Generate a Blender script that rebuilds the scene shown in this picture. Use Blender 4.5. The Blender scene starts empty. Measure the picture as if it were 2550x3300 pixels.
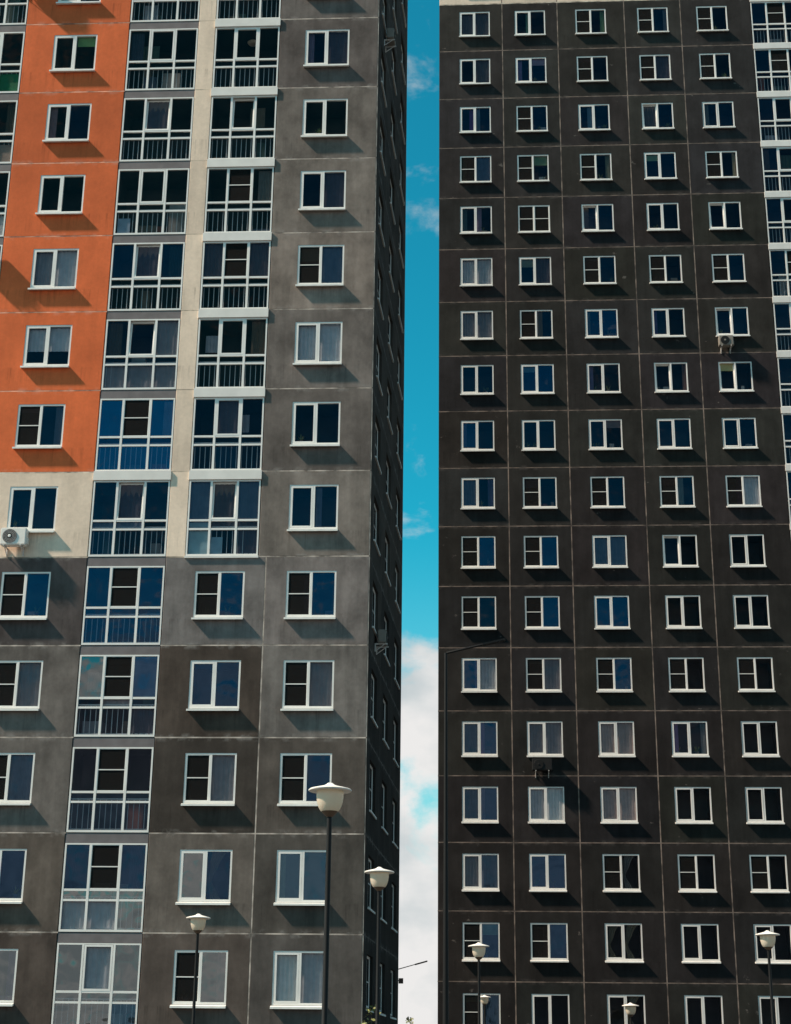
import bpy, bmesh, math, random
from mathutils import Matrix, Vector
random.seed(11)
C = bpy.context.scene.collection
SC = bpy.context.scene

# ------------------------------------------------------------------ camera
CZ = 2.4                                    # eye height above the yard
PITCH, ROLL = 0.3392, -0.0113
cam_d = bpy.data.cameras.new('camera')
cam_d.sensor_fit = 'HORIZONTAL'; cam_d.sensor_width = 36.0
cam_d.lens = 36.0 * 5102 / 2550
cam_d.clip_end = 5000
cam = bpy.data.objects.new('camera', cam_d); C.objects.link(cam)
cam.matrix_world = Matrix.Translation((0, 0, CZ)) @ Matrix.Rotation(math.pi/2 + PITCH, 4, 'X') @ Matrix.Rotation(-ROLL, 4, 'Z')
SC.camera = cam

# ------------------------------------------------------------------ light
YAW_L, YAW_R = -0.0518, -0.0572
sl = Vector((-4.2, -1.0, 4.4)).normalized()           # towards the sun, in the left facade's frame
to_sun = (Matrix.Rotation(YAW_L, 3, 'Z') @ sl).normalized()
elev = math.asin(to_sun.z); azim = math.atan2(to_sun.x, to_sun.y)
sun_d = bpy.data.lights.new('sun', 'SUN'); sun_d.energy = 4.1; sun_d.angle = math.radians(2.2); sun_d.color = (1.0, 0.81, 0.66)
sun = bpy.data.objects.new('sun', sun_d); C.objects.link(sun)
sun.rotation_euler = to_sun.to_track_quat('Z', 'Y').to_euler()
sun.location = (-30, -10, 60)

world = bpy.data.worlds.new('World'); SC.world = world; world.use_nodes = True
wn, wl = world.node_tree.nodes, world.node_tree.links
wn.clear()
def WN(t, **kw):
    n = wn.new(t)
    for k, v in kw.items(): setattr(n, k, v)
    return n
wo = WN('ShaderNodeOutputWorld'); bg = WN('ShaderNodeBackground'); bg.inputs[1].default_value = 0.145
sky = WN('ShaderNodeTexSky', sky_type='NISHITA'); sky.sun_disc = False
sky.sun_elevation = elev; sky.sun_rotation = azim; sky.air_density = 1.0; sky.dust_density = 0.6; sky.ozone_density = 2.0
tint = WN('ShaderNodeMix', data_type='RGBA', blend_type='MULTIPLY'); tint.inputs[0].default_value = 1.0
tint.inputs[7].default_value = (0.03, 0.41, 0.31, 1)
gam = WN('ShaderNodeGamma'); gam.inputs[1].default_value = 1.3          # deeper, more saturated blue
wl.new(sky.outputs[0], gam.inputs[0]); wl.new(gam.outputs[0], tint.inputs[6])
tc = WN('ShaderNodeTexCoord'); sep = WN('ShaderNodeSeparateXYZ'); wl.new(tc.outputs['Generated'], sep.inputs[0])
mp = WN('ShaderNodeMapping'); mp.inputs['Location'].default_value = (2.1, -8.26, -2.18); mp.inputs['Scale'].default_value = (1, 1, 1.5); mp.inputs['Rotation'].default_value = (0, 0, 0.064)
wl.new(tc.outputs['Generated'], mp.inputs['Vector'])
nz = WN('ShaderNodeTexNoise'); nz.inputs['Scale'].default_value = 13.0; nz.inputs['Detail'].default_value = 9.0; nz.inputs['Roughness'].default_value = 0.58
nz.inputs['Distortion'].default_value = 0.25
wl.new(mp.outputs[0], nz.inputs['Vector'])
cov = WN('ShaderNodeMapRange'); cov.interpolation_type = 'SMOOTHSTEP'      # more cloud towards the horizon
cov.inputs[1].default_value = 0.22; cov.inputs[2].default_value = 0.28; cov.inputs[3].default_value = 0.25; cov.inputs[4].default_value = -0.025
wl.new(sep.outputs[2], cov.inputs[0])
add = WN('ShaderNodeMath', operation='ADD'); wl.new(nz.outputs[0], add.inputs[0]); wl.new(cov.outputs[0], add.inputs[1])
den = WN('ShaderNodeMapRange'); den.interpolation_type = 'SMOOTHSTEP'
den.inputs[1].default_value = 0.54; den.inputs[2].default_value = 0.74
wl.new(add.outputs[0], den.inputs[0])
nz2 = WN('ShaderNodeTexNoise'); nz2.inputs['Scale'].default_value = 11.0; nz2.inputs['Detail'].default_value = 6.0
wl.new(mp.outputs[0], nz2.inputs['Vector'])
cr = WN('ShaderNodeValToRGB')
cr.color_ramp.elements[0].position = 0.34; cr.color_ramp.elements[0].color = (1.6, 1.82, 1.9, 1)
cr.color_ramp.elements[1].position = 0.56; cr.color_ramp.elements[1].color = (2.68, 2.64, 2.6, 1)
wl.new(nz2.outputs[0], cr.inputs[0])
mxc = WN('ShaderNodeMix', data_type='RGBA')
hz_ = WN('ShaderNodeMapRange'); hz_.interpolation_type = 'SMOOTHSTEP'      # pale air low over the horizon
hz_.inputs[1].default_value = 0.0; hz_.inputs[2].default_value = 0.34; hz_.inputs[3].default_value = 0.95; hz_.inputs[4].default_value = 0.0
wl.new(sep.outputs[2], hz_.inputs[0])
hzm = WN('ShaderNodeMix', data_type='RGBA'); hzm.inputs[7].default_value = (1.3, 2.15, 2.3, 1)
wl.new(hz_.outputs[0], hzm.inputs[0]); wl.new(tint.outputs[2], hzm.inputs[6])
wl.new(den.outputs[0], mxc.inputs[0]); wl.new(hzm.outputs[2], mxc.inputs[6]); wl.new(cr.outputs[0], mxc.inputs[7])
wl.new(mxc.outputs[2], bg.inputs[0]); wl.new(bg.outputs[0], wo.inputs[0])

SC.view_settings.view_transform = 'Standard'; SC.view_settings.look = 'None'
SC.view_settings.exposure = 1.12; SC.view_settings.gamma = 1.0; SC.view_settings.use_curve_mapping = False
SC.render.engine = 'CYCLES'
SC.cycles.max_bounces = 8; SC.cycles.transparent_max_bounces = 16

# ------------------------------------------------------------------ materials
def mat(name):
    m = bpy.data.materials.new(name); m.use_nodes = True
    n, l = m.node_tree.nodes, m.node_tree.links
    return m, n, l, n['Principled BSDF']
def simple(name, col, rough=0.5, spec=0.5, metal=0.0):
    m, n, l, p = mat(name)
    p.inputs['Base Color'].default_value = (*col, 1); p.inputs['Roughness'].default_value = rough
    p.inputs['Specular IOR Level'].default_value = spec; p.inputs['Metallic'].default_value = metal
    return m
def worn(name, col=None, rough=0.6, var=0.12, scale=3.0, spec=0.3, streak=0.0):
    """painted surface with large uneven dirt; col None -> object colour"""
    m, n, l, p = mat(name)
    p.inputs['Roughness'].default_value = rough; p.inputs['Specular IOR Level'].default_value = spec
    g = n.new('ShaderNodeNewGeometry')
    a = n.new('ShaderNodeTexNoise'); a.inputs['Scale'].default_value = scale; a.inputs['Detail'].default_value = 6
    l.new(g.outputs['Position'], a.inputs['Vector'])
    r = n.new('ShaderNodeMapRange'); r.inputs[1].default_value = 0.3; r.inputs[2].default_value = 0.7
    r.inputs[3].default_value = 1-var; r.inputs[4].default_value = 1+var
    l.new(a.outputs[0], r.inputs[0])
    mx = n.new('ShaderNodeVectorMath'); mx.operation = 'SCALE'
    if col is None:
        oi = n.new('ShaderNodeObjectInfo'); l.new(oi.outputs['Color'], mx.inputs[0])
    else: mx.inputs[0].default_value = col
    l.new(r.outputs[0], mx.inputs['Scale']); l.new(mx.outputs[0], p.inputs['Base Color'])
    return m

def plaster(name, blotch, streak, scuff, edge=(0.3, 0.28, 0.26), eamt=0.35):
    m, n, l, p = mat(name)
    p.inputs['Roughness'].default_value = 0.9; p.inputs['Specular IOR Level'].default_value = 0.15
    g = n.new('ShaderNodeNewGeometry'); oi = n.new('ShaderNodeObjectInfo')
    def noise(scale, sc3, detail=6, rough=0.6):
        mp = n.new('ShaderNodeMapping'); mp.inputs['Scale'].default_value = sc3
        l.new(g.outputs['Position'], mp.inputs['Vector'])
        a = n.new('ShaderNodeTexNoise'); a.inputs['Scale'].default_value = scale; a.inputs['Detail'].default_value = detail; a.inputs['Roughness'].default_value = rough
        l.new(mp.outputs[0], a.inputs['Vector']); return a.outputs[0]
    def rng(s, a0, a1, b0, b1):
        r = n.new('ShaderNodeMapRange'); r.inputs[1].default_value = a0; r.inputs[2].default_value = a1
        r.inputs[3].default_value = b0; r.inputs[4].default_value = b1; l.new(s, r.inputs[0]); return r.outputs[0]
    def mul(a, b):
        k = n.new('ShaderNodeMath'); k.operation = 'MULTIPLY'; l.new(a, k.inputs[0]); l.new(b, k.inputs[1]); return k.outputs[0]
    f = mul(rng(noise(0.95, (1, 1, 0.8), 7, 0.62), 0.30, 0.70, 1-blotch, 1+blotch), rng(noise(1.0, (3.2, 3.2, 0.28)), 0.3, 0.7, 1-streak, 1+streak))
    f = mul(f, rng(noise(9, (1, 1, 1), 4), 0.25, 0.75, 0.93, 1.07))
    f = mul(f, rng(oi.outputs['Random'], 0, 1, 0.88, 1.12))
    tcs = n.new('ShaderNodeTexCoord'); sxs = n.new('ShaderNodeSeparateXYZ'); l.new(tcs.outputs['Object'], sxs.inputs[0])
    run = mul(rng(sxs.outputs[2], 0.15, 0.78, 0.25, 1.0), rng(sxs.outputs[2], 0.80, 0.86, 1.0, 0.0))       # rain runs below the sill line
    run = mul(run, rng(noise(1.0, (7.5, 7.5, 0.35), 5, 0.7), 0.52, 0.68, 0.0, 0.34))
    inv = n.new('ShaderNodeMath'); inv.operation = 'SUBTRACT'; inv.inputs[0].default_value = 1.0; l.new(run, inv.inputs[1]); f = mul(f, inv.outputs[0])
    mx = n.new('ShaderNodeVectorMath'); mx.operation = 'SCALE'
    l.new(oi.outputs['Color'], mx.inputs[0]); l.new(f, mx.inputs['Scale'])
    out = mx.outputs[0]
    tcn = n.new('ShaderNodeTexCoord'); sx = n.new('ShaderNodeSeparateXYZ'); l.new(tcn.outputs['Object'], sx.inputs[0])
    def math2(op, a, bv):
        k = n.new('ShaderNodeMath'); k.operation = op
        (l.new(a, k.inputs[0]) if not isinstance(a, float) else setattr(k.inputs[0], 'default_value', a))
        (l.new(bv, k.inputs[1]) if not isinstance(bv, float) else setattr(k.inputs[1], 'default_value', bv)); return k.outputs[0]
    dz = math2('MINIMUM', sx.outputs[2], math2('SUBTRACT', 2.8, sx.outputs[2]))
    em = mul(rng(dz, 0.02, 0.15, 1.0, 0.0), rng(noise(3.1, (1, 1, 1), 5), 0.50, 0.66, 0.0, eamt))
    me_ = n.new('ShaderNodeMix'); me_.data_type = 'RGBA'; l.new(em, me_.inputs[0]); l.new(out, me_.inputs[6]); me_.inputs[7].default_value = (*edge, 1)
    out = me_.outputs[2]
    if scuff:
        s = noise(1.9, (1, 1, 1.3), 5, 0.62)
        k = rng(s, 0.685, 0.73, 0.0, 0.6)
        mm = n.new('ShaderNodeMix'); mm.data_type = 'RGBA'; l.new(k, mm.inputs[0]); l.new(out, mm.inputs[6]); mm.inputs[7].default_value = (0.16, 0.14, 0.125, 1)
        out = mm.outputs[2]
    l.new(out, p.inputs['Base Color'])
    b = n.new('ShaderNodeBump'); b.inputs['Strength'].default_value = 0.25; b.inputs['Distance'].default_value = 0.006
    l.new(noise(55, (1, 1, 1), 3), b.inputs['Height']); l.new(b.outputs[0], p.inputs['Normal'])
    return m

M_PLA = plaster('plaster_grey', 0.40, 0.15, False, (0.3, 0.28, 0.26), 0.5)
M_PLB = plaster('plaster_smooth', 0.12, 0.06, False, (0.62, 0.5, 0.42), 0.22)
M_PLD = plaster('plaster_graphite', 0.36, 0.16, True, (0.10, 0.088, 0.08), 0.55)

def joint_mat():
    m, n, l, p = mat('joint_sealant'); p.inputs['Roughness'].default_value = 0.8
    g = n.new('ShaderNodeNewGeometry'); oi = n.new('ShaderNodeObjectInfo')
    a = n.new('ShaderNodeTexNoise'); a.inputs['Scale'].default_value = 2.3; a.inputs['Detail'].default_value = 5
    l.new(g.outputs['Position'], a.inputs['Vector'])
    r = n.new('ShaderNodeMapRange'); r.inputs[1].default_value = 0.35; r.inputs[2].default_value = 0.65; r.inputs[3].default_value = 0.30; r.inputs[4].default_value = 1.25
    l.new(a.outputs[0], r.inputs[0])
    mx = n.new('ShaderNodeVectorMath'); mx.operation = 'SCALE'; l.new(oi.outputs['Color'], mx.inputs[0]); l.new(r.outputs[0], mx.inputs['Scale'])
    l.new(mx.outputs[0], p.inputs['Base Color']); return m
M_JOINT = joint_mat()
M_FRAME = worn('white_window_plastic', (0.72, 0.70, 0.655), 0.35, 0.06, 1.5, 0.4)
M_SILL = worn('white_painted_sill', (0.74, 0.72, 0.67), 0.4, 0.10, 4, 0.4)
M_BAND = worn('white_loggia_band', (0.68, 0.655, 0.61), 0.5, 0.07, 2, 0.3)
M_OBJ = worn('painted_object_colour', None, 0.7, 0.15, 3)
M_ROOM = worn('room_interior', None, 0.9, 0.25, 1.2, 0.1)
M_RAIL = simple('railing_metal', (0.55, 0.54, 0.54), 0.6)
M_CURT = worn('curtain_cloth', None, 0.95, 0.10, 5, 0.05)
M_ACW = worn('ac_white_enamel', (0.74, 0.71, 0.65), 0.45, 0.08, 4, 0.4)
M_ACG = worn('ac_dull_grey', (0.21, 0.185, 0.155), 0.5, 0.12, 4)
M_ACD = simple('ac_dark_plastic', (0.012, 0.012, 0.012), 0.6, 0.2)
M_STEEL = worn('bracket_steel', (0.55, 0.53, 0.50), 0.5, 0.15, 6)
M_BLACK = simple('black_pole_paint', (0.006, 0.006, 0.006), 0.55, 0.2)
M_GLOBE = worn('opal_lamp_globe', (0.80, 0.74, 0.64), 0.35, 0.05, 6, 0.4)
def globe_mat():
    m, n, l, p = mat('opal_globe'); out = n['Material Output']; p.inputs['Base Color'].default_value = (0.82, 0.72, 0.58, 1); p.inputs['Roughness'].default_value = 0.3
    t = n.new('ShaderNodeBsdfTranslucent'); t.inputs[0].default_value = (0.95, 0.82, 0.64, 1); mx = n.new('ShaderNodeMixShader'); mx.inputs[0].default_value = 0.45
    l.new(p.outputs[0], mx.inputs[1]); l.new(t.outputs[0], mx.inputs[2]); l.new(mx.outputs[0], out.inputs[0]); return m
M_GLOBE = globe_mat()
M_HAT = worn('white_lamp_hat', (0.78, 0.74, 0.68), 0.45, 0.08, 8, 0.4)
M_BROWN = simple('lamp_collar', (0.10, 0.055, 0.03), 0.5)
M_BARK = worn('bark', (0.09, 0.07, 0.05), 0.9, 0.3, 12)

def glass(name, refl, col, base=0.0):
    """window pane: clear with a Fresnel reflection (coated panes reflect more)"""
    m, n, l, p = mat(name); n.remove(p); out = n['Material Output']
    tr = n.new('ShaderNodeBsdfTransparent'); tr.inputs[0].default_value = (0.72, 0.76, 0.78, 1)
    gl = n.new('ShaderNodeBsdfGlossy'); gl.inputs['Roughness'].default_value = 0.012; gl.inputs['Color'].default_value = (*col, 1)
    fr = n.new('ShaderNodeFresnel'); fr.inputs[0].default_value = 1.5
    g = n.new('ShaderNodeNewGeometry'); nz = n.new('ShaderNodeTexNoise'); nz.inputs['Scale'].default_value = 1.6; nz.inputs['Detail'].default_value = 1
    bp = n.new('ShaderNodeBump'); bp.inputs['Strength'].default_value = 0.5; bp.inputs['Distance'].default_value = 0.03
    l.new(g.outputs['Position'], nz.inputs['Vector']); l.new(nz.outputs[0], bp.inputs['Height']); l.new(bp.outputs[0], gl.inputs['Normal'])
    ma = n.new('ShaderNodeMath'); ma.operation = 'MULTIPLY'; ma.use_clamp = True; ma.inputs[1].default_value = refl / 0.04
    l.new(fr.outputs[0], ma.inputs[0])
    mx = n.new('ShaderNodeMixShader'); l.new(ma.outputs[0], mx.inputs[0]); l.new(tr.outputs[0], mx.inputs[1]); l.new(gl.outputs[0], mx.inputs[2])
    l.new(mx.outputs[0], out.inputs[0]); return m
G = {'K': glass('glass_plain_thin', 0.006, (0.6, 0.75, 1.0)),
     'k': glass('glass_plain', 0.020, (0.55, 0.70, 1.0)),
     'q': glass('glass_plain_neutral', 0.012, (1.0, 0.92, 0.88)),
     'd': glass('glass_blue_tint', 0.036, (0.38, 0.62, 0.95)),
     'b': glass('glass_blue_coated', 0.070, (0.28, 0.54, 0.95)),
     'B': glass('glass_blue_mirror', 0.12, (0.28, 0.54, 0.95)),
     't': glass('glass_teal_coated', 0.11, (0.40, 0.72, 1.0)),
     'c': glass('glass_mirror', 0.17, (0.92, 0.94, 0.93))}
# tone code -> (glass, curtain colour)
TONE = {'K': ('K', None), 'k': ('k', None), 'd': ('d', None), 'q': ('q', None), 'b': ('b', None), 'B': ('B', None), 't': ('t', None), 'c': ('c', None),
        'g': ('k', (0.09, 0.08, 0.085)), 'G': ('k', (0.26, 0.235, 0.24)), 'L': ('k', (0.80, 0.75, 0.70)), 'M': ('k', (0.55, 0.52, 0.52)),
        'p': ('k', (0.50, 0.37, 0.33)), 'v': ('k', (0.085, 0.075, 0.09)), 'w': ('d', (0.16, 0.18, 0.22)),
        'h': ('k', 'half'), 'a': ('K', 'swag'), 'e': ('b', 'swag')}  # the half cloth imitates a cloud reflection above dark glass

def net_mat():
    m, n, l, p = mat('insect_net'); out = n['Material Output']
    p.inputs['Base Color'].default_value = (0.013, 0.0125, 0.012, 1); p.inputs['Roughness'].default_value = 0.9; p.inputs['Specular IOR Level'].default_value = 0.05
    tr = n.new('ShaderNodeBsdfTransparent'); mx = n.new('ShaderNodeMixShader'); mx.inputs[0].default_value = 0.78
    l.new(tr.outputs[0], mx.inputs[1]); l.new(p.outputs[0], mx.inputs[2]); l.new(mx.outputs[0], out.inputs[0]); return m
M_NET = net_mat()
def leaf_mat():
    m, n, l, p = mat('leaf')
    g = n.new('ShaderNodeNewGeometry'); r = n.new('ShaderNodeValToRGB')
    r.color_ramp.elements[0].color = (0.05, 0.075, 0.015, 1); r.color_ramp.elements[1].color = (0.20, 0.19, 0.04, 1)
    l.new(g.outputs['Random Per Island'], r.inputs[0]); l.new(r.outputs[0], p.inputs['Base Color']); p.inputs['Roughness'].default_value = 0.6
    return m
M_LEAF = leaf_mat()

# ------------------------------------------------------------------ mesh helpers
class MB:
    def __init__(s): s.v = []; s.f = []
    def quad(s, *p):
        i = len(s.v); s.v += [tuple(q) for q in p]; s.f.append(tuple(range(i, i+len(p))))
    def box(s, x0, x1, y0, y1, z0, z1):
        i = len(s.v)
        s.v += [(x0,y0,z0),(x1,y0,z0),(x1,y1,z0),(x0,y1,z0),(x0,y0,z1),(x1,y0,z1),(x1,y1,z1),(x0,y1,z1)]
        s.f += [tuple(i+k for k in q) for q in ((0,3,2,1),(4,5,6,7),(0,1,5,4),(1,2,6,5),(2,3,7,6),(3,0,4,7))]
        return s
    def lathe(s, prof, n=24, c=(0,0,0)):
        i = len(s.v)
        for r, z in prof:
            for k in range(n):
                a = 2*math.pi*k/n; s.v.append((c[0]+r*math.cos(a), c[1]+r*math.sin(a), c[2]+z))
        for j in range(len(prof)-1):
            for k in range(n):
                a, b = i+j*n+k, i+j*n+(k+1) % n
                s.f.append((a, b, b+n, a+n))
        s.f.append(tuple(i+k for k in reversed(range(n)))); s.f.append(tuple(i+(len(prof)-1)*n+k for k in range(n)))
        return s
    def tube(s, pts, rad, n=8):
        i = len(s.v); pts = [Vector(p) for p in pts]
        for j, p in enumerate(pts):
            d = (pts[min(j+1, len(pts)-1)] - pts[max(j-1, 0)]).normalized()
            u = d.cross(Vector((0.3, 0.9, 0.2))).normalized(); w = d.cross(u)
            for k in range(n):
                a = 2*math.pi*k/n; s.v.append(tuple(p + (u*math.cos(a)+w*math.sin(a))*rad[j]))
        for j in range(len(pts)-1):
            for k in range(n):
                a, b = i+j*n+k, i+j*n+(k+1) % n; s.f.append((a, b, b+n, a+n))
        s.f.append(tuple(i+k for k in reversed(range(n)))); s.f.append(tuple(i+(len(pts)-1)*n+k for k in range(n)))
        return s
    def mesh(s, name, m, smooth=False):
        me = bpy.data.meshes.new(name); me.from_pydata(s.v, [], s.f); me.materials.append(m)
        bm = bmesh.new(); bm.from_mesh(me); bmesh.ops.remove_doubles(bm, verts=bm.verts, dist=1e-5)
        bmesh.ops.recalc_face_normals(bm, faces=bm.faces); bm.to_mesh(me); bm.free()
        if smooth:
            for p in me.polygons: p.use_smooth = True
            me.set_sharp_from_angle(angle=math.radians(40))
        return me
def O(name, me, parent=None, loc=(0,0,0), rot=None, color=None, mesh_mat=None):
    o = bpy.data.objects.new(name, me); C.objects.link(o)
    o.parent = parent
    M = Matrix.Translation(loc)
    if rot is not None: M = M @ (rot if isinstance(rot, Matrix) else Matrix.Rotation(rot, 4, 'Z'))
    o.matrix_local = M
    if color: o.color = (*color, 1)
    if mesh_mat:
        o.material_slots[0].link = 'OBJECT'; o.material_slots[0].material = mesh_mat
    return o
def tag(o, label, cat, group=None, kind=None):
    o['label'] = label; o['category'] = cat
    if group: o['group'] = group
    if kind: o['kind'] = kind
    return o
def lin(r, g, b, k=1.0):
    f = lambda c: ((c/255+0.055)/1.055)**2.4 if c > 10 else c/255/12.92
    return (f(r)*k, f(g)*k, f(b)*k)

_cache = {}
def cached(key, fn):
    if key not in _cache: _cache[key] = fn()
    return _cache[key]

H = 2.8
WW, WH = 1.52, 1.47            # window frame, width and height (sill below it)
W_TOP = 0.165*H                # top of the frame below the joint

def panel_mesh(w, h, hole, m, th=0.14, gap=0.016):
    """concrete panel, origin at its lower left on the facade plane, +y goes into the wall"""
    def mk():
        b = MB(); x0, x1, z0, z1 = gap, w-gap, gap, h-gap; c = 0.012
        X0, X1, Z0, Z1 = x0+c, x1-c, z0+c, z1-c
        if hole:
            a0, a1, b0, b1 = hole
            b.quad((X0,0,Z0),(X1,0,Z0),(a1,0,b0),(a0,0,b0)); b.quad((X1,0,Z0),(X1,0,Z1),(a1,0,b1),(a1,0,b0))
            b.quad((X1,0,Z1),(X0,0,Z1),(a0,0,b1),(a1,0,b1)); b.quad((X0,0,Z1),(X0,0,Z0),(a0,0,b0),(a0,0,b1))
            for p, q in (((a0,b0),(a1,b0)),((a1,b0),(a1,b1)),((a1,b1),(a0,b1)),((a0,b1),(a0,b0))):
                b.quad((p[0],0,p[1]),(q[0],0,q[1]),(q[0],th,q[1]),(p[0],th,p[1]))
        else: b.quad((X0,0,Z0),(X1,0,Z0),(X1,0,Z1),(X0,0,Z1))
        F = ((X0,Z0),(X1,Z0),(X1,Z1),(X0,Z1)); E_ = ((x0,z0),(x1,z0),(x1,z1),(x0,z1))
        for i in range(4):
            j = (i+1) % 4
            b.quad((F[i][0],0,F[i][1]),(F[j][0],0,F[j][1]),(E_[j][0],c,E_[j][1]),(E_[i][0],c,E_[i][1]))
            b.quad((E_[i][0],c,E_[i][1]),(E_[j][0],c,E_[j][1]),(E_[j][0],th,E_[j][1]),(E_[i][0],th,E_[i][1]))
        return b.mesh('wall_panel', m)
    return cached(('panel', round(w,3), round(h,3), hole, m.name, gap), mk)

def joint_mesh(w, h):
    return cached(('joint', round(w,3), round(h,3)), lambda: MB().box(0, w, 0.0, 0.06, 0, h).mesh('joint_strip', M_JOINT))

# --- window kit; origin at the lower left of the frame, on the facade plane
RX = 0.010                      # frame sits this far behind the facade
FB, MU = 0.052, 0.036           # frame border, half mullion
def frame_mesh():
    b = MB(); y0, y1 = RX, RX+0.09
    b.box(0, FB, y0, y1, 0, WH); b.box(WW-FB, WW, y0, y1, 0, WH)
    b.box(FB, WW-FB, y0, y1, 0, FB+0.02); b.box(FB, WW-FB, y0, y1, WH-FB, WH)
    b.box(WW/2-MU, WW/2+MU, y0, y1, FB+0.02, WH-FB)
    return b.mesh('window', M_FRAME)
LX0, LX1 = FB, WW/2-MU; RX0, RX1 = WW/2+MU, WW-FB; PZ0, PZ1 = FB+0.02, WH-FB
SW = 0.052
def sash_mesh(w, h):
    def mk():
        b = MB(); t = SW; y0, y1 = -0.012, 0.05
        b.box(-0.02, t, y0, y1, -0.012, h+0.012); b.box(w-t, w+0.016, y0, y1, -0.012, h+0.012)
        b.box(t, w-t, y0, y1, -0.012, t); b.box(t, w-t, y0, y1, h-t, h+0.012)
        return b.mesh('sash', M_FRAME)
    return cached(('sash', round(w,3), round(h,3)), mk)
def net_mesh(w, h):
    def mk():
        b = MB(); b.quad((0,0,0),(w,0,0),(w,0,h),(0,0,h)); return b.mesh('insect_net', M_NET)
    return cached(('net', round(w,3), round(h,3)), mk)
def netframe_mesh(w, h):
    def mk():
        b = MB(); t = 0.018
        b.box(0, t, -.008, .008, 0, h); b.box(w-t, w, -.008, .008, 0, h); b.box(t, w-t, -.008, .008, 0, t); b.box(t, w-t, -.008, .008, h-t, h)
        b.box(t, w-t, -.010, .006, h*.5-.015, h*.5+.015); return b.mesh('net_frame', M_FRAME)
    return cached(('netf', round(w,3), round(h,3)), mk)
def pane_mesh(w, h):
    def mk():
        b = MB(); b.quad((-w/2,0,-h/2),(w/2,0,-h/2),(w/2,0,h/2),(-w/2,0,h/2)); return b.mesh('pane', G['k'])
    return cached(('pane', round(w,3), round(h,3)), mk)
def curtain_mesh(w, h):
    def mk():
        b = MB(); n = 24
        ys = [0.008*math.sin(k*1.25)+0.004*math.sin(k*2.9+1) for k in range(n+1)]
        for k in range(n): b.quad((w*k/n, ys[k], 0), (w*(k+1)/n, ys[k+1], 0), (w*(k+1)/n, ys[k+1], h), (w*k/n, ys[k], h))
        return b.mesh('curtain', M_CURT, True)
    return cached(('curt', round(w,3), round(h,3)), mk)
def swag_mesh(w, h):
    def mk():
        b = MB(); n, m = 10, 14
        def P(i, j):
            t = j/m; s = i/n
            right = 0.22 + 0.75*abs(t-0.42)**1.3*1.6
            return (w*min(right, 1.0)*(0.25+0.75*s)+0.02*math.sin(j*.9), 0.02*math.sin(i*2.1), h*t)
        for j in range(m):
            for i in range(n): b.quad(P(i,j), P(i+1,j), P(i+1,j+1), P(i,j+1))
        return b.mesh('curtain', M_CURT, True)
    return cached(('swag', round(w,3), round(h,3)), mk)
def room_mesh(w, h, d, name='room_recess'):
    def mk():
        b = MB()
        b.quad((0,d,0),(w,d,0),(w,d,h),(0,d,h)); b.quad((0,0,0),(0,d,0),(0,d,h),(0,0,h)); b.quad((w,0,0),(w,d,0),(w,d,h),(w,0,h))
        b.quad((0,0,0),(w,0,0),(w,d,0),(0,d,0)); b.quad((0,0,h),(w,0,h),(w,d,h),(0,d,h)); return b.mesh(name, M_ROOM)
    return cached(('room', round(w,3), round(h,3), d), mk)
SILL_D = 0.135
def sill_mesh():
    b = MB(); x0, x1 = -0.03, WW+0.012
    b.quad((x0,-SILL_D,-0.038),(x1,-SILL_D,-0.038),(x1,RX,-0.005),(x0,RX,-0.005))            # sloping top
    b.quad((x0,-SILL_D,-0.095),(x1,-SILL_D,-0.095),(x1,-SILL_D,-0.038),(x0,-SILL_D,-0.038))  # drip edge
    b.quad((x0,-SILL_D,-0.095),(x1,-SILL_D,-0.095),(x1,0.004,-0.06),(x0,0.004,-0.06))
    b.quad((x0,-SILL_D,-0.095),(x0,-SILL_D,-0.038),(x0,RX,-0.005),(x0,0.004,-0.06)); b.quad((x1,-SILL_D,-0.095),(x1,-SILL_D,-0.038),(x1,RX,-0.005),(x1,0.004,-0.06))
    return b.mesh('sill', M_SILL)
FRAME, SILL = frame_mesh(), sill_mesh()

def rtilt(s=0.006): return Matrix.Rotation(random.uniform(-s, s), 4, 'X') @ Matrix.Rotation(random.uniform(-s, s), 4, 'Z')
def put_pane(par, x0, x1, z0, z1, y, tone, pre=None, jitter=0.006):
    gk, cur = TONE[tone]
    M = Matrix.Translation(((x0+x1)/2, y, (z0+z1)/2))
    if pre is not None: M = pre @ M
    o = O('pane', pane_mesh(x1-x0, z1-z0), par, mesh_mat=G[gk]); o.matrix_local = M @ rtilt(jitter)
    return cur
def put_curtain(par, x0, x1, z0, z1, y, cur):
    if cur is None: return
    if cur == 'half': O('curtain', curtain_mesh(x1-x0+.03, (z1-z0)*.62), par, (x0-.015, y, z0+(z1-z0)*.38), color=(0.55,0.54,0.55)); return  # pale cloth standing in for cloud reflection on the upper glass
    if cur == 'swag': O('curtain', swag_mesh(x1-x0, z1-z0), par, (x0, y, z0), color=random.choice([(0.16,0.13,0.09),(0.13,0.12,0.11)]))
    else:
        k = random.uniform(0.9, 1.1); O('curtain', curtain_mesh(x1-x0+.03, z1-z0+.03), par, (x0-.015, y, z0-.015), color=tuple(c*k for c in cur))

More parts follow.
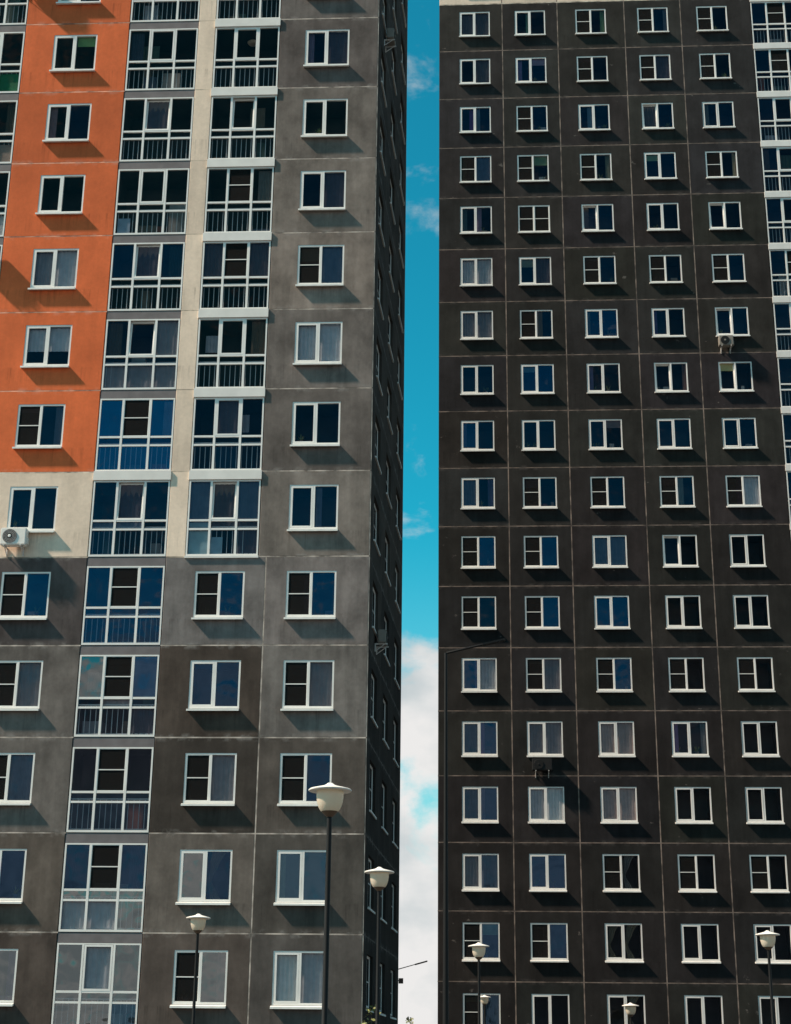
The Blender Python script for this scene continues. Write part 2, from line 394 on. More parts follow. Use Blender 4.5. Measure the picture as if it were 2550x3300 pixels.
CL = random.Random(77)
def cbox(w, d, h): return cached(('cb', w, d, h), lambda: MB().box(-w/2, w/2, 0, d, 0, h).mesh('storage_box', M_OBJ))
POT = MB().lathe([(.05, 0), (.075, .13), (.07, .13), (.001, .12)], 10).mesh('flower_pot', M_OBJ, True)
def leaves_mesh(seed):
    def mk():
        r_ = random.Random(seed); b = MB()
        for i in range(26):
            a = r_.uniform(0, 6.28); L = r_.uniform(.08, .2); h0 = r_.uniform(.12, .3)
            p = Vector((.02*math.cos(a), .02*math.sin(a), .12)); q = Vector((L*.6*math.cos(a), L*.35*math.sin(a), h0)); t = Vector((-math.sin(a), math.cos(a), 0))*.022
            b.quad(p, q-t, q+(q-p)*.5, q+t)
        return b.mesh('pot_plant', M_LEAF)
    return cached(('lv', seed), mk)
def clutter(w, x0, x1, z0, z1, y, depth):
    """what people keep behind the glass: part drawn curtains, blinds, pots and boxes"""
    q = CL.random(); cols = [(.30,.29,.28), (.16,.13,.10), (.24,.17,.13), (.10,.12,.16), (.40,.38,.35), (.16,.05,.04), (.07,.10,.08)]
    W_ = x1-x0
    if q < .30:
        f = CL.uniform(.22, .42); left = CL.random() < .5; wd = round(W_*f, 2)
        O('curtain', curtain_mesh(wd, round(z1-z0, 2)), w, (x0 if left else x1-wd, y+.06, z0), color=tuple(c*CL.uniform(.25, .7) for c in CL.choice([(.5,.48,.46), (.35,.30,.26), (.28,.30,.36)])))
    elif q < .42:
        hh = round((z1-z0)*CL.uniform(.12, .4), 2)
        O('roller_blind', cached(('rb', round(W_, 2), hh), lambda: MB().box(0, round(W_, 2), 0, .01, -hh, 0).mesh('roller_blind', M_OBJ)), w, (x0, y+.03, z1), color=tuple(c*CL.uniform(.2, .6) for c in (.6,.57,.52)))
    if CL.random() < .38:
        for i in range(CL.randint(1, 2)):
            xx = CL.uniform(x0+.1, x1-.1)
            if CL.random() < .55:
                o = O('flower_pot', POT, w, (xx, y+.12, z0), color=CL.choice(cols)); O('pot_plant', leaves_mesh(CL.randint(1, 4)), w, (xx, y+.12, z0))
            else: O('storage_box', cbox(CL.choice([.12, .2, .3]), .12, CL.choice([.1, .18, .26])), w, (xx, y+.1, z0), color=CL.choice(cols))
def window(bld, loc, rot, code):
    """code: kind + tone of the left light + tone of the right light; kinds o plain sash, n net, t tilted sash, N nets on both"""
    kind, tl, trr = code
    w = O('window', FRAME, bld, loc, rot)
    O('sill', SILL, w)
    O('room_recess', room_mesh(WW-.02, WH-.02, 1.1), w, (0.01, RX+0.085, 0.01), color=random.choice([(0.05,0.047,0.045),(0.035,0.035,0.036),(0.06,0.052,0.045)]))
    lw, lh = LX1-LX0, PZ1-PZ0
    if kind in 'ot':
        pre = Matrix.Translation((LX0, RX+0.012, PZ0))
        if kind == 't': pre = pre @ Matrix.Rotation(math.radians(-4.5), 4, 'X')
        s = O('sash', sash_mesh(lw, lh), w); s.matrix_local = pre
        cur = put_pane(w, SW, lw-SW, SW, lh-SW, 0.03, tl, pre)
        put_curtain(w, LX0+SW, LX1-SW, PZ0+.03, PZ1-.05, RX+0.13, cur)
    else:
        cur = put_pane(w, LX0, LX1, PZ0, PZ1, RX+0.05, tl)
        put_curtain(w, LX0, LX1, PZ0, PZ1, RX+0.13, cur)
        nf = O('net_frame', netframe_mesh(lw, lh), w, (LX0, RX+0.016, PZ0)); O('insect_net', net_mesh(lw, lh), w, (LX0, RX+0.02, PZ0))
    cur = put_pane(w, RX0, RX1, PZ0, PZ1, RX+0.04, trr)
    put_curtain(w, RX0, RX1, PZ0, PZ1, RX+0.13, cur)
    if 'K' not in code:
        for a, b_, t_ in ((LX0, LX1, tl), (RX0, RX1, trr)):
            if TONE[t_][1] is None: clutter(w, a+.02, b_-.02, PZ0, PZ1, RX+.07, 1.0)
    if kind == 'N':
        O('net_frame', netframe_mesh(RX1-RX0, lh), w, (RX0, RX+0.016, PZ0)); O('insect_net', net_mesh(RX1-RX0, lh), w, (RX0, RX+0.02, PZ0))
    return w

# --- glazed loggia, origin lower left of its floor height; frame 0..2.52, slab band above
LZ = (0.0, 0.87, 0.93, 1.155, 1.22, 2.52)
def loggia_frame(W):
    def mk():
        b = MB(); y0, y1 = 0.0, 0.07; m1, m2 = W*.315, W*.678; hw = 0.036
        b.box(0.012, 0.06, y0, y1, 0.02, 2.51); b.box(W-.06, W-.012, y0, y1, 0.02, 2.51)
        b.box(.06, W-.06, y0, y1, 0.02, 0.085); b.box(.06, W-.06, y0, y1, 2.465, 2.51)
        for m in (m1, m2): b.box(m-hw, m+hw, y0, y1, 0.085, 2.465)
        for z0, z1 in ((LZ[1], LZ[2]), (LZ[3], LZ[4])):
            for a, c in ((.06, m1-hw), (m1+hw, m2-hw), (m2+hw, W-.06)): b.box(a, c, y0+.004, y1-.004, z0, z1)
        return b.mesh('loggia', M_FRAME)
    return cached(('logf', round(W,3)), mk)
def railing_mesh(W):
    def mk():
        b = MB(); x = 0.09
        while x < W-.08: b.box(x, x+.02, .12, .14, .14, .98); x += 0.165
        b.box(.05, W-.05, .11, .145, .98, 1.02); b.box(.05, W-.05, .115, .14, .11, .14); return b.mesh('railing', M_RAIL)
    return cached(('rail', round(W,3)), mk)
def loggia(bld, u, z, W, kind, tones, band, extras=(), rot=None):
    """tones: nine codes, top row then the narrow row then the bottom row"""
    g = O('loggia', loggia_frame(W), bld, (u, 0, z), rot)
    m1, m2 = W*.315, W*.678; hw = .036
    xs = ((.06, m1-hw), (m1+hw, m2-hw), (m2+hw, W-.06)); zs = ((LZ[4], 2.465), (LZ[2], LZ[3]), (.085, LZ[1]))
    for r in range(3):
        for c in range(3):
            x0, x1 = xs[c]; z0, z1 = zs[r]; t = tones[r*3+c]
            if r == 0 and c == 1:
                w_, h_ = x1-x0, z1-z0
                if kind in 'ot':
                    pre = Matrix.Translation((x0, 0.012, z0))
                    if kind == 't': pre = pre @ Matrix.Rotation(math.radians(-5), 4, 'X')
                    s = O('sash', sash_mesh(w_, h_), g); s.matrix_local = pre
                    cur = put_pane(g, SW, w_-SW, SW, h_-SW, .03, t, pre, .004)
                else:
                    cur = put_pane(g, x0, x1, z0, z1, .045, t)
                    O('net_frame', netframe_mesh(w_, h_), g, (x0, .014, z0)); O('insect_net', net_mesh(w_, h_), g, (x0, .02, z0))
            else: cur = put_pane(g, x0, x1, z0, z1, .04, t, None, .004)
            put_curtain(g, x0, x1, z0, z1, .12, cur)
    O('railing', railing_mesh(W), g)
    cols = [(.26,.24,.22), (.14,.11,.08), (.20,.14,.10), (.08,.10,.14), (.34,.32,.30), (.22,.07,.04), (.06,.09,.07), (.30,.31,.34)]
    for i in range(CL.randint(0, 3)):
        O('storage_box', cbox(CL.choice([.3, .45, .6]), .35, CL.choice([.4, .6, .9, 1.4])), g, (CL.uniform(.35, W-.35), CL.uniform(.3, .7), .02), color=CL.choice(cols))
    if CL.random() < .4:
        wd = CL.choice([.35, .5, .7]); O('hanging_laundry', curtain_mesh(wd, CL.choice([.6, .8])), g, (CL.uniform(.15, W-.9), .35, 1.45), color=CL.choice(cols))
    if CL.random() < .35:
        wd = CL.choice([.3, .45]); O('curtain', curtain_mesh(wd, 1.2), g, (CL.choice([.08, W-.08-wd]), .14, 1.24), color=tuple(c*.5 for c in CL.choice(cols)))
    O('loggia_recess', room_mesh(W-.03, 2.50, 1.25, 'loggia_recess'), g, (.015, .071, .01), color=random.choice([(.045,.042,.04),(.03,.03,.032),(.055,.05,.045)]))  # near-black wall colour holds the indoor shade, so sun leaves it dark
    if band == 'white':
        b = cached(('bandw', W), lambda: MB().box(-.01, W+.01, -.05, .10, 2.52, 2.822).mesh('slab_band', M_BAND)); O('slab_band', b, g)
    else:
        b = cached(('bandg', W), lambda: MB().box(.004, W-.004, .012, .12, 2.52, 2.797).mesh('slab_band', M_OBJ)); O('slab_band', b, g, color=lin(100,95,95,1.1))
    for e in extras:
        if e[0] == 'screen':
            x0, x1, z0, z1, col = e[1:]
            O('screen_board', cached(('scr', x0, x1, z0, z1, W), lambda: MB().box(x0, x1, .09, .10, z0, z1).mesh('screen_board', M_OBJ)), g, color=col)
        if e[0] == 'lamp':
            O('ceiling_lamp', cached('clamp', lambda: MB().lathe([(.02, 0), (.15, -.02), (.19, -.06), (.15, -.11), (.05, -.13)], 20).mesh('ceiling_lamp', M_GLOBE, True)), g, (e[1], e[2], e[3]))
    return g

# ================================================================== ground
def gmat():
    m, n, l, p = mat('asphalt_yard'); p.inputs['Roughness'].default_value = 0.9
    g = n.new('ShaderNodeNewGeometry'); a = n.new('ShaderNodeTexNoise'); a.inputs['Scale'].default_value = 0.4; a.inputs['Detail'].default_value = 8
    l.new(g.outputs['Position'], a.inputs['Vector']); r = n.new('ShaderNodeValToRGB')
    r.color_ramp.elements[0].color = (.04,.04,.042,1); r.color_ramp.elements[1].color = (.09,.088,.085,1)
    l.new(a.outputs[0], r.inputs[0]); l.new(r.outputs[0], p.inputs['Base Color']); return m
b = MB(); b.quad((-1500,-1500,0),(1500,-1500,0),(1500,1500,0),(-1500,1500,0))
gr = O('ground', b.mesh('ground', gmat())); gr['kind'] = 'structure'

# ================================================================== left building
def building(name, loc, yaw, label):
    e = bpy.data.objects.new(name, None); C.objects.link(e); e.location = loc; e.rotation_euler = (0, 0, yaw); e.empty_display_size = 2
    return tag(e, label, 'building')
LB = building('apartment_building', (-0.7681, 46.0088, 0), YAW_L, 'nearer apartment block with orange, beige and mottled grey panels and white framed loggias')
ZL = 34.4022 + CZ                # height of joint 0
zL = lambda k: ZL - k*H
ROWS_L = range(-4, 13)
U = dict(l0=-14.83, o0=-12.38, o1=-8.71, b0=-6.28, b1=-5.69, g0=-3.43, s0=-3.18)
ORANGE = lin(189, 93, 54, 1.18); BEIGE = lin(206, 186, 166, 1.15)
K = 1.15
_lin = lin
lin = lambda r, g, b, k=1.0: tuple(c*t for c, t in zip(_lin(r, g, b, k), (1.0, 1.0, 1.01)))
COL1 = {7:(74,68,66), 8:(94,88,83), 9:(92,86,81), 10:(80,72,65), 11:(73,64,58), 12:(75,68,62)}
COL3 = {7:(100,95,92), 8:(62,54,48), 9:(60,54,49), 10:(97,89,82), 11:(80,71,65), 12:(75,69,65)}
COL4 = {-4:(90,84,80), -3:(90,84,80), -2:(90,84,80), -1:(88,82,78), 0:(88,81,77), 1:(94,87,81), 2:(104,96,89), 3:(112,102,94), 4:(95,88,83), 5:(92,85,80), 6:(110,102,95), 7:(106,99,95), 8:(106,100,95), 9:(80,73,67), 10:(74,69,64), 11:(75,70,66), 12:(72,68,64)}
WIN1 = {-4:'okk', -3:'okk', -2:'okk', -1:'okk', 0:'oqq', 1:'oqk', 2:'oqq', 3:'oGM', 4:'ohh', 5:'nkd', 6:'odd', 7:'nkb', 8:'nkG', 9:'nkw', 10:'obb', 11:'owc', 12:'okk'}  # mid orange windows carry curtains that imitate grey cloud reflections
WIN3 = {7:'nkb', 8:'obb', 9:'nkG', 10:'oce', 11:'nkc', 12:'okk'}
WIN4 = {-4:'okk', -3:'okk', -2:'okk', -1:'okk', 0:'okv', 1:'oqq', 2:'okv', 3:'nqw', 4:'oMM', 5:'okk', 6:'odd', 7:'nkb', 8:'nkG', 9:'nkb', 10:'ott', 11:'oLM', 12:'okk'}
HZ0, HZ1 = H-W_TOP-WH-0.002, H-W_TOP+0.002      # opening, above the lower joint
def hole_at(wx): return (wx-0.002, wx+WW+0.002, HZ0, HZ1)
def wpanel(bld, u, z, w, wx, m, col, code, rot=None, base=None, gap=0.016, rec=0.0):
    """panel with a window; wx is the window's left edge inside the panel"""
    T = Matrix.Translation((u, 0, z)) if base is None else base @ Matrix.Translation((u, 0, z))
    p = O('wall_panel', panel_mesh(w, H, hole_at(round(wx,3)), m, gap=gap), bld, color=col); p.matrix_local = T
    wn_ = window(bld, (0,0,0), None, code); wn_.matrix_local = T @ Matrix.Translation((wx, rec, HZ0+.002))
def joint(bld, u, z, w, h, col, y=0.0015, base=None):
    j = O('joint_strip', joint_mesh(w, h), bld, color=col)
    j.matrix_local = (base if base is not None else Matrix.Identity(4)) @ Matrix.Translation((u, y, z))
JO, JG, JB = (0.72, 0.33, 0.21), lin(172,160,148), lin(205,190,170)
for k in ROWS_L:
    z = zL(k+1)
    if k <= 5: c1, m1 = ORANGE, M_PLB
    elif k == 6: c1, m1 = BEIGE, M_PLB
    else: c1, m1 = lin(*COL1[k], K), M_PLA
    wpanel(LB, U['o0'], z, U['o1']-U['o0'], 1.05, m1, c1, WIN1[k])
    joint(LB, U['o0'], z-.02, U['o1']-U['o0'], .04, JO if k < 5 else (JB if k in (5, 6) else JG))
    if k <= 6:
        p = O('wall_panel', panel_mesh(U['b1']-U['b0'], H, None, M_PLB, gap=.005), LB, (U['b0'], 0, z), color=BEIGE)
        joint(LB, U['b0'], z-.02, U['b1']-U['b0'], .04, lin(190,172,150))
        wpanel(LB, U['g0'], z, -U['g0'], 0.90, M_PLA, lin(*COL4[k], K), WIN4[k])
        joint(LB, U['g0'], z-.02, -U['g0']-.01, .04, JG)
    else:
        wpanel(LB, U['b0'], z, U['s0']-U['b0'], 0.945, M_PLA, lin(*COL3[k], K), WIN3[k])
        joint(LB, U['b0'], z-.02, U['s0']-U['b0'], .04, JG)
        wpanel(LB, U['s0'], z, -U['s0'], 0.65, M_PLA, lin(*COL4[k], K), WIN4[k])
        joint(LB, U['s0'], z-.02, -U['s0']-.01, .04, JG)
        joint(LB, U['s0']-.02, z, .04, H, JG, y=.0025)
# loggia column 1: kind and nine tones per floor
LG1 = {-4:('o','kkkkkkkkk'), -3:('o','kkkkkkkkk'), -2:('o','kkkkkkkkk'), -1:('o','kkkkkkkkk'), 0:('o','kkkkkkkkk'), 1:('t','kgkkkkkkk'), 2:('o','kkkkkkkkk'), 3:('t','dvdkkkkkk'), 4:('t','kkGkkkGGG'),
       5:('n','BkBbbbBBB'), 6:('t','dvdwwkdkk'), 7:('n','bkbbbbbbb'), 8:('n','ckBkGdkkv'), 9:('n','kkkdddddd'), 10:('n','bkbcccMMc'), 11:('o','cMcccccct'[:9]), 12:('o','kkkkkkkkk')}
W1 = U['b0']-U['o1']
BLUEW = (0.30, 0.36, 0.44); TEAL = (0.35, 0.48, 0.50)
for k in ROWS_L:
    ex = []
    if k == 2: ex = [('screen', .10, .52, .12, .68, BLUEW)]
    kd, tn = LG1[k]
    if k <= 3: tn = tn.replace('k', 'q')
    loggia(LB, U['o1'], zL(k+1), W1, kd, tn, 'white' if k == 6 else 'grey', ex)
LG2 = {-4:('o','kkkkkkkkk'), -3:('o','kkkkkkkkk'), -2:('o','kkkkkkkkk'), -1:('o','kkkkkkkkk'), 0:('o','kkkkkkkkk'), 1:('t','kkkkkkkkk'), 2:('n','kkkkkkkkk'), 3:('n','gkgkkkkkk'), 4:('o','kkkkkkkkk'), 5:('o','kvkkkkkdk'), 6:('t','wgwwggkkv')}
W2 = U['g0']-U['b1']
for k in range(-4, 7):
    ex = []
    if k == 0: ex = [('lamp', 1.22, .7, 2.42)]
    if k == 6: ex = [('screen', .07, .66, .10, .86, TEAL), ('screen', .73, 1.12, .10, .66, (.30,.42,.48)), ('screen', .07, .66, .94, 1.14, TEAL)]
    kd, tn = LG2[k]
    if k <= 4: tn = tn.replace('k', 'q')
    loggia(LB, U['b1'], zL(k+1), W2, kd, tn, 'white', ex)
for k in ROWS_L:
    ex = [('screen', 1.30, 2.36, .10, .84, (.02,.16,.05))] if k == 0 else [('screen', 1.30, 2.36, .10, .80, (.32,.22,.17))] if k == 1 else [('screen', 1.7, 2.36, .10, .84, (.45,.43,.42))] if k == 2 else []
    loggia(LB, U['l0'], zL(k+1), 2.45, 'o', 'qqqqqqqqq', 'grey', ex)
    p = O('wall_panel', panel_mesh(2.4, H, None, M_PLB), LB, (U['l0']-2.4, 0, zL(k+1)), color=ORANGE if k < 6 else lin(80,74,70))
# white bar under the lowest loggia of the second column
O('slab_band', MB().box(U['b1']-.01, U['g0']+.01, -.05, .10, zL(7)-.05, zL(7)+.02).mesh('slab_band', M_BAND), LB)
# end wall, turned away to the right
SIDE = Matrix.Rotation(math.radians(90-2.86), 4, 'Z')
DS = 10.2; PW = DS/3
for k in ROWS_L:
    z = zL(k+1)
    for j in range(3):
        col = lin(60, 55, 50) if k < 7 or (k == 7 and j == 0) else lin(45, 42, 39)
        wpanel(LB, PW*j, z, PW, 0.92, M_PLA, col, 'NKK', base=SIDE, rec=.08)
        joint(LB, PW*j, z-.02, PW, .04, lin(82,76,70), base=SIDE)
for j in (1, 2): joint(LB, PW*j-.02, zL(13), .04, 17*H, lin(82,76,70), y=.0025, base=SIDE)
joint(LB, -.03, zL(13), .03, 17*H, JG, y=.004)
topL = zL(-4)
bx, by = DS*math.sin(math.radians(2.86)), DS*math.cos(math.radians(2.86))
def prism(pts, z0, z1, m, name):
    b = MB(); n = len(pts)
    b.quad(*[(x, y, z0) for x, y in reversed(pts)]); b.quad(*[(x, y, z1) for x, y in pts])
    for i in range(n):
        p, q = pts[i], pts[(i+1) % n]; b.quad((*p, z0), (*q, z0), (*q, z1), (*p, z1))
    return b.mesh(name, m)
M_CONC = worn('grey_concrete', (0.22, 0.21, 0.20), 0.9, 0.15, 1.0)
O('building_core', prism([(-17.2, 1.5), (-1.5, 1.5), (bx-1.5, by-.02), (-17.2, by-.02)], 0.05, topL, M_CONC, 'building_core'), LB)
O('back_wall', prism([(-17.23, by), (bx, by), (bx, by+.2), (-17.23, by+.2)], 0, topL, M_CONC, 'back_wall'), LB)
O('side_wall', prism([(-17.43, 0), (-17.23, 0), (-17.23, by+.2), (-17.43, by+.2)], 0, topL, M_CONC, 'side_wall'), LB)
O('plinth', prism([(-17.43, .05), (-.05, .05), (bx-.05, by), (-17.43, by)], 0, zL(13), M_CONC, 'plinth'), LB)
O('roof', prism([(-17.5, -.04), (.04, -.04), (bx+.04, by+.25), (-17.5, by+.25)], topL, topL+.9, M_CONC, 'roof'), LB)

# ================================================================== right building
RB = building('apartment_building', (1.9297, 67.2398, 0), YAW_R, 'farther graphite apartment block with regular square panels and white windows')
ZR = 48.2486 + CZ
zR = lambda k: ZR - k*H
UC = [0, 3.17, 5.945, 9.294, 12.098, 15.60]
WX = [1.03, 3.815, 6.855, 9.955, 12.90]
ROWS_R = range(-3, 18)
WINR = {-3:['okk']*5, -2:['okk']*5,
 -1:['ogg','okk','nkk','nkd','nkk'], 0:['okg','odd','nkk','nkv','nkk'], 1:['odd','nkd','odd','tgd','odd'], 2:['nkw','nkk','nkk','odd','nkk'],
 3:['okk','Nkk','tdd','okk','tkk'], 4:['oMM','odv','nkd','nkk','nkd'], 5:['oGG','nkd','obb','odk','tdd'], 6:['odd','obb','okk','tkk','tkk'],
 7:['obd','odd','odk','odd','odd'], 8:['owd','nkd','nkd','nkd','nkM'], 9:['nkb','nkb','oww','tkK','oKK'], 10:['nkd','nkb','obb','oKK','oKK'],
 11:['obM','nkG','nkb','nkK','nkK'], 12:['owb','oGG','opp','okk','oKK'], 13:['owb','oML','opp','oKK','oKK'], 14:['oGw','obb','nKa','nKK','nKK'],
 15:['nkb','nkb','oaa','oKK','oKK'], 16:['nkw','oKK','oKa','oKK','oKK'], 17:['okk']*5}
RBASE = (37, 35.5, 33.8)
JR = lin(112, 98, 88)
for k in ROWS_R:
    z = zR(k+1)
    for j in range(5):
        w = UC[j+1]-UC[j]
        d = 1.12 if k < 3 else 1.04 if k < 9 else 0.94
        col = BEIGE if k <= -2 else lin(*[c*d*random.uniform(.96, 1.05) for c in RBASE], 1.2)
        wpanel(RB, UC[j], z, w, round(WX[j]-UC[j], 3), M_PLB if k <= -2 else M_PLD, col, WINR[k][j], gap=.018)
        joint(RB, UC[j], z-.022, w, .044, JR if k != -2 else JB)
    for j in range(1, 5): joint(RB, UC[j]-.025, z, .05, H, lin(128,112,100), y=.0025)
    kd = {-1:'n', 0:'n', 1:'o', 2:'o', 3:'o', 4:'n'}.get(k, 'o')
    loggia(RB, UC[5], z, 2.45, kd, {7:'dkkkkkkkk', 8:'dkkGGkGkk', 9:'MkkkkkkkK'}.get(k, 'dkkkkkkkk'), 'white')
    O('wall_panel', panel_mesh(3.2, H, None, M_PLD, gap=.018), RB, (UC[5]+2.45, 0, z), color=lin(*RBASE, 1.2))
XR = UC[5]+2.45+3.2; topR = zR(-3)
O('building_core', MB().box(.25, XR-.25, 1.5, 14, .05, topR).mesh('building_core', M_CONC), RB)
M_GRA = worn('graphite_side', lin(42,39,37,1.2), 0.9, 0.15, 1.0)
O('side_wall', MB().box(0.004, .22, .145, 14.2, 0, topR).mesh('side_wall', M_GRA), RB)
O('side_wall', MB().box(XR-.22, XR-.004, .145, 14.2, 0, topR).mesh('side_wall', M_GRA), RB)
O('plinth', MB().box(.01, XR-.01, .05, 1.45, 0, zR(18)).mesh('plinth', M_CONC), RB)
O('roof', MB().box(-.04, XR+.04, -.04, 14.3, topR, topR+.9).mesh('roof', M_CONC), RB)

# ================================================================== air conditioners
def ac(bld_mat, loc, rot, label, white=True, w=.80, h=.55, d=.30, gap=.10, fan=True):
    """origin at the wall, bottom centre of the case; -y is outward"""
    e = bpy.data.objects.new('air_conditioner', None); C.objects.link(e)
    e.matrix_world = bld_mat @ Matrix.Translation(loc) @ (rot or Matrix.Identity(4)); e.empty_display_size = .3
    tag(e, label, 'air conditioner', 'air conditioners hung on the walls')
    m = {True: M_ACW, False: M_ACD, 'g': M_ACG}[white]
    bm = bmesh.new(); bmesh.ops.create_cube(bm, size=1.0)
    for v in bm.verts: v.co = Vector((v.co.x*w, v.co.y*d-gap-d/2, v.co.z*h+h/2))
    bmesh.ops.bevel(bm, geom=bm.edges[:], offset=.025, segments=3, affect='EDGES')
    me = bpy.data.meshes.new('case'); bm.to_mesh(me); bm.free(); me.materials.append(m)
    O('case', me, e)
    yf = -gap-d
    r = h*.41; cx = -w*.5+r+.07
    R90 = Matrix.Rotation(math.radians(90), 4, 'X')
    g = O('fan_grille', MB().lathe([(r, 0), (r, .012), (r*.97, .02), (.001, .02)], 28).mesh('fan_grille', M_ACD), e); g.matrix_local = Matrix.Translation((cx, yf, h*.5)) @ R90
    hub = O('fan_hub', MB().lathe([(r*.22, .02), (r*.22, .032), (r*.1, .036)], 16).mesh('fan_hub', m), e); hub.matrix_local = Matrix.Translation((cx, yf, h*.5)) @ R90
    bb = MB()
    for q in (.45, .62, .80, .95):
        n = 28
        for i in range(n):
            a0, a1 = 2*math.pi*i/n, 2*math.pi*(i+1)/n
            p = lambda a, rr: (cx+rr*math.cos(a), yf-.026, h*.5+rr*math.sin(a))
            bb.quad(p(a0, r*q-.004), p(a1, r*q-.004), p(a1, r*q+.004), p(a0, r*q+.004))
    O('fan_guard', bb.mesh('fan_guard', M_STEEL if white is True else M_ACD), e)
    O('valve_cover', MB().box(w/2-.005, w/2+.035, -gap-d*.65, -gap-d*.2, .05, .25).mesh('valve_cover', m), e)
    for s in (-1, 1):
        x = s*w*.32
        t = MB().box(x-.018, x+.018, -gap-d-.03, .0, -.04, -.003).box(x-.018, x+.018, -.035, 0, -.26, -.04)
        t.tube([(x, -gap-d*.8, -.03), (x, -.02, -.24)], [.014, .014], 6)
        O('bracket', t.mesh('bracket', M_STEEL), e)
    return e
ML = Matrix.Translation((-0.7681, 46.0088, 0)) @ Matrix.Rotation(YAW_L, 4, 'Z')
MR = Matrix.Translation((1.9297, 67.2398, 0)) @ Matrix.Rotation(YAW_R, 4, 'Z')
ac(ML, (-10.98, 0, 15.10+CZ), None, 'white air conditioner with dark fan under the beige panel window', True)
ac(ML, (-12.98, 0, 25.05+CZ), None, 'white air conditioner on the leftmost loggia column, just outside the picture')
ac(ML, (-12.15, 0, 35.7+CZ), None, 'white air conditioner on an orange panel above the picture')
ac(MR, (13.27, 0, 31.66+CZ), None, 'dull grey air conditioner below a rightmost column window of the dark block', 'g', w=.66, h=.5)
ac(MR, (4.42, 0, 12.02+CZ), None, 'black air conditioner on pale brackets under a lower window of dark block', False, w=.85, h=.5)
ac(ML @ SIDE, (1.9, 0, 34.72+CZ), None, 'beige air conditioner high on the shaded end wall beside the sky gap', 'g', w=.62, h=.42, d=.26)
ac(ML @ SIDE, (1.9, 0, 12.5+CZ), None, 'air conditioner with dark side halfway up the shaded end wall', 'g', w=.62, h=.42, d=.26)

# ================================================================== street lights
def ray(px, py):
    A, B = px-1275, 1650-py; cr_, sr_ = math.cos(ROLL), math.sin(ROLL)
    X = A*cr_+B*sr_; Y = -A*sr_+B*cr_; c, s = math.cos(PITCH), math.sin(PITCH); f = 5102
    d = Vector((X, f*c-Y*s, f*s+Y*c)); return d / d.y
def garden_lamp(x, y, zhat, s, label):
    e = bpy.data.objects.new('street_lamp', None); C.objects.link(e); e.location = (x, y, 0); e.empty_display_size = .5
    tag(e, label, 'street lamp', 'black garden lamps with white globes')
    key = round(s, 2)
    globe = cached(('globe', key), lambda: MB().lathe([(r*s, z*s) for r, z in ((.125,-.315),(.145,-.29),(.168,-.245),(.187,-.18),(.197,-.11),(.197,-.04),(.19,-.005))], 32).mesh('globe', M_GLOBE, True))
    hat = cached(('hat', key), lambda: MB().lathe([(r*s, z*s) for r, z in ((.05,-.02),(.31,-.022),(.315,-.008),(.30,.004),(.20,.03),(.10,.055),(.06,.075),(.035,.095),(.004,.10))], 36).mesh('hat', M_HAT, True))
    col = cached(('coll', key), lambda: MB().lathe([(r*s, z*s) for r, z in ((.045,-.395),(.065,-.375),(.105,-.335),(.122,-.308))], 24).mesh('collar', M_BROWN, True))
    O('globe', globe, e, (0, 0, zhat)); O('hat', hat, e, (0, 0, zhat)); O('collar', col, e, (0, 0, zhat))
    zt = zhat-.39*s
    O('pole', MB().lathe([(.11,0),(.11,.5),(.075,.58),(.048,.62),(.036,zt-.01),(.036,zt)], 16).mesh('pole', M_BLACK, True), e)
for px, py, d, s, lab in (
    (650+999/2.4114, 2400+350/2.4114, 23.0, 1.0, 'tallest looking and nearest garden lamp, before a grey block window'),
    (650+1382/2.4114, 2400+988/2.4114, 33.6, 1.0, 'garden lamp in front of the shaded end wall of the nearer block'),
    (1543/2.4114, 2400+1345/2.4114, 41.6, 1.0, 'garden lamp before the nearer block, left of the nearest lamp'),
    (1300+587/2.4114, 2400+1565/2.4114, 45.5, 0.95, 'garden lamp at the left window column of the dark block'),
    (1850+1505/2.4114, 2400+1475/2.4114, 42.2, 1.0, 'garden lamp near the right picture edge, before the dark block'),
    (1850+440/2.4114, 2400+2028/2.4114, 64.0, 1.05, 'low garden lamp before the third window column of the dark block'),
    (1300+632/2.4114, 2400+1962/2.4114, 65.0, 0.79, 'small garden lamp half hidden behind the pole of another lamp')):
    r = ray(px, py); garden_lamp(r.x*d, r.y*d, r.z*d+CZ, s, lab)

# tall mast with a slanted arm
r = ray(1437, 2104); d = 39.0; px_, py_, pz_ = r.x*d, d, r.z*d+CZ
r2 = ray(1625, 2062); ax, az = r2.x*d, r2.z*d+CZ
e = bpy.data.objects.new('street_light_mast', None); C.objects.link(e); e.location = (px_, py_, 0)
tag(e, 'tall black street light mast with slanted arm before the dark block edge', 'street light')
O('pole', MB().lathe([(.13,0),(.13,1.0),(.085,1.05),(.055,pz_*.6),(.036,pz_)], 16).mesh('pole', M_BLACK, True), e)
dx, dz = ax-px_, az-pz_
O('arm', MB().tube([(0,0,pz_-.06),(.03,0,pz_),(dx*.62,0,pz_+dz*.62),(dx*.66,0,pz_+dz*.66)], [.03,.032,.028,.028]).mesh('arm', M_BLACK, True), e)
lh = MB(); i0 = len(lh.v)
lh.box(-.30, .30, -.09, .09, -.025, .02)
o = O('lamp_head', lh.mesh('lamp_head', M_BLACK), e); o.matrix_local = Matrix.Translation((dx*.82, 0, pz_+dz*.82)) @ Matrix.Rotation(-math.atan2(dz, dx), 4, 'Y')

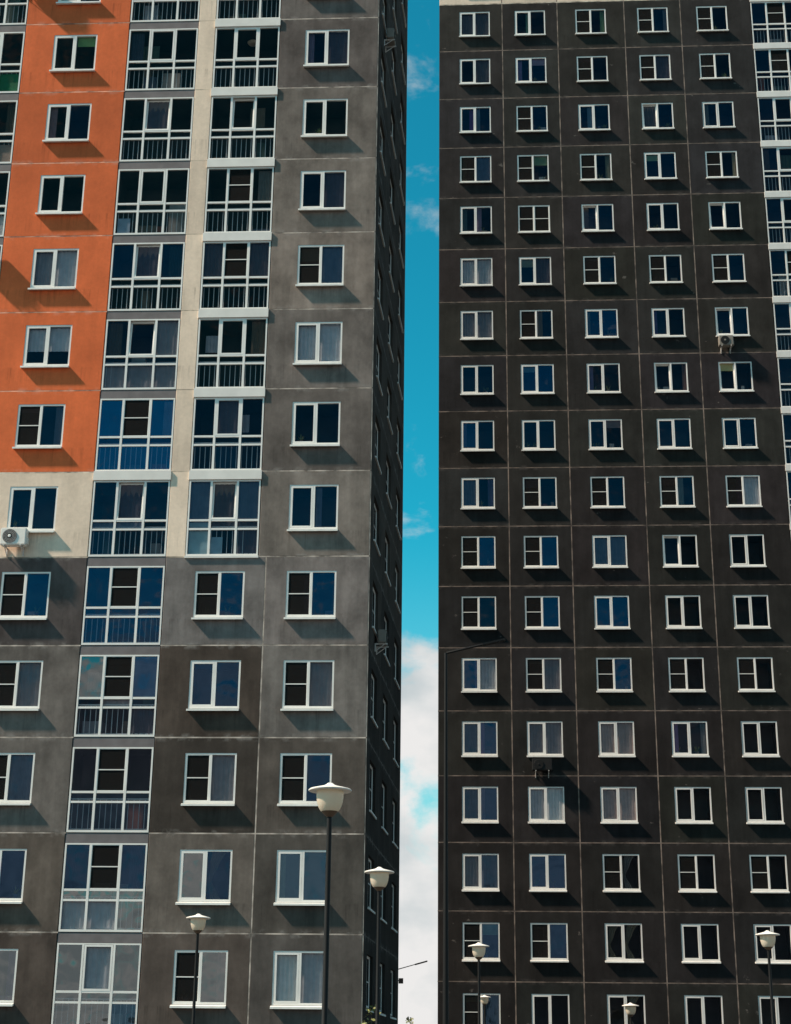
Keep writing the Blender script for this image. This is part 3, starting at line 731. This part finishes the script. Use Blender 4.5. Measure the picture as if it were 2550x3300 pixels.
# far street light seen in the gap
d = 92.0; r = ray(1268, 3128); hx, hz = r.x*d, r.z*d+CZ; r2 = ray(1380, 3097); ex_, ez_ = r2.x*d-hx, r2.z*d+CZ-hz
e = bpy.data.objects.new('street_light_mast', None); C.objects.link(e); e.location = (hx, d, 0)
tag(e, 'distant street light arm reaching into the narrow sky gap', 'street light')
O('pole', MB().lathe([(.12,0),(.10,3),(.05,hz)], 12).mesh('pole', M_BLACK, True), e)
O('arm', MB().tube([(0,0,hz-.05),(0.02,0,hz),(ex_*.62,0,hz+ez_*.62)], [.03,.028,.022]).mesh('arm', M_BLACK, True), e)
o = O('lamp_head', MB().box(-.36,.36,-.12,.12,-.04,.03).mesh('lamp_head', M_BLACK), e); o.matrix_local = Matrix.Translation((ex_*.80, 0, hz+ez_*.80)) @ Matrix.Rotation(-math.atan2(ez_, ex_), 4, 'Y')
rb = ray(1293, 3161); cx_, cz_ = rb.x*d-hx, rb.z*d+CZ
O('control_box', MB().box(cx_-.14, cx_+.12, -.12, .12, cz_-.15, cz_+.13).mesh('control_box', M_ACD), e)
O('box_bracket', MB().box(.05, cx_-.13, -.03, .03, cz_-.03, cz_+.03).mesh('box_bracket', M_BLACK), e)

# ================================================================== trees
def tree(x, y, h, cr, label, n=900, leaf=.07, seed=1):
    rn = random.Random(seed)
    e = bpy.data.objects.new('young_tree', None); C.objects.link(e); e.location = (x, y, 0); tag(e, label, 'tree', 'young trees by the blocks')
    t = MB(); t.tube([(0,0,0),(.03,0,h*.35),(-.02,.02,h*.65),(.02,0,h*.93)], [.06,.045,.028,.008], 8)
    tips = []
    for i in range(16):
        z = h*rn.uniform(.35, .85); a = rn.uniform(0, 6.28); L = cr*rn.uniform(.55, 1.0)*(1.15-z/h*.6)
        p = Vector((L*math.cos(a), L*math.sin(a), z+L*rn.uniform(.5, .9)))
        p.z = min(p.z, h*.99)
        t.tube([(0,0,z), (p.x*.5, p.y*.5, z+(p.z-z)*.6), tuple(p)], [.018,.012,.004], 5); tips += [p, (Vector((0,0,z))+p)*.5+Vector((0,0,.1))]
    tips.append(Vector((.02,0,h*.97)))
    O('trunk', t.mesh('trunk', M_BARK, True), e)
    c = MB()
    for i in range(n):
        q = rn.choice(tips)+Vector([rn.gauss(0, .10) for _ in range(3)])
        if q.z > h: q.z = h-rn.random()*.1
        u = Vector([rn.gauss(0,1) for _ in range(3)]).normalized(); w = u.cross(Vector([rn.gauss(0,1) for _ in range(3)])).normalized()
        l_ = leaf*rn.uniform(.7, 1.3)
        c.quad(q-u*l_, q+w*l_*.45, q+u*l_, q-w*l_*.45)
    O('crown', c.mesh('crown', M_LEAF), e)
r = ray(1196, 3242); tree(r.x*40, 40, r.z*40+CZ, .34, 'young yellowish green tree at the foot of the nearer block corner', 520, .06, 3)
r = ray(1320, 3280); tree(r.x*88, 88, r.z*88+CZ, .9, 'small dark tree far off at the foot of the sky gap', 700, .09, 5)
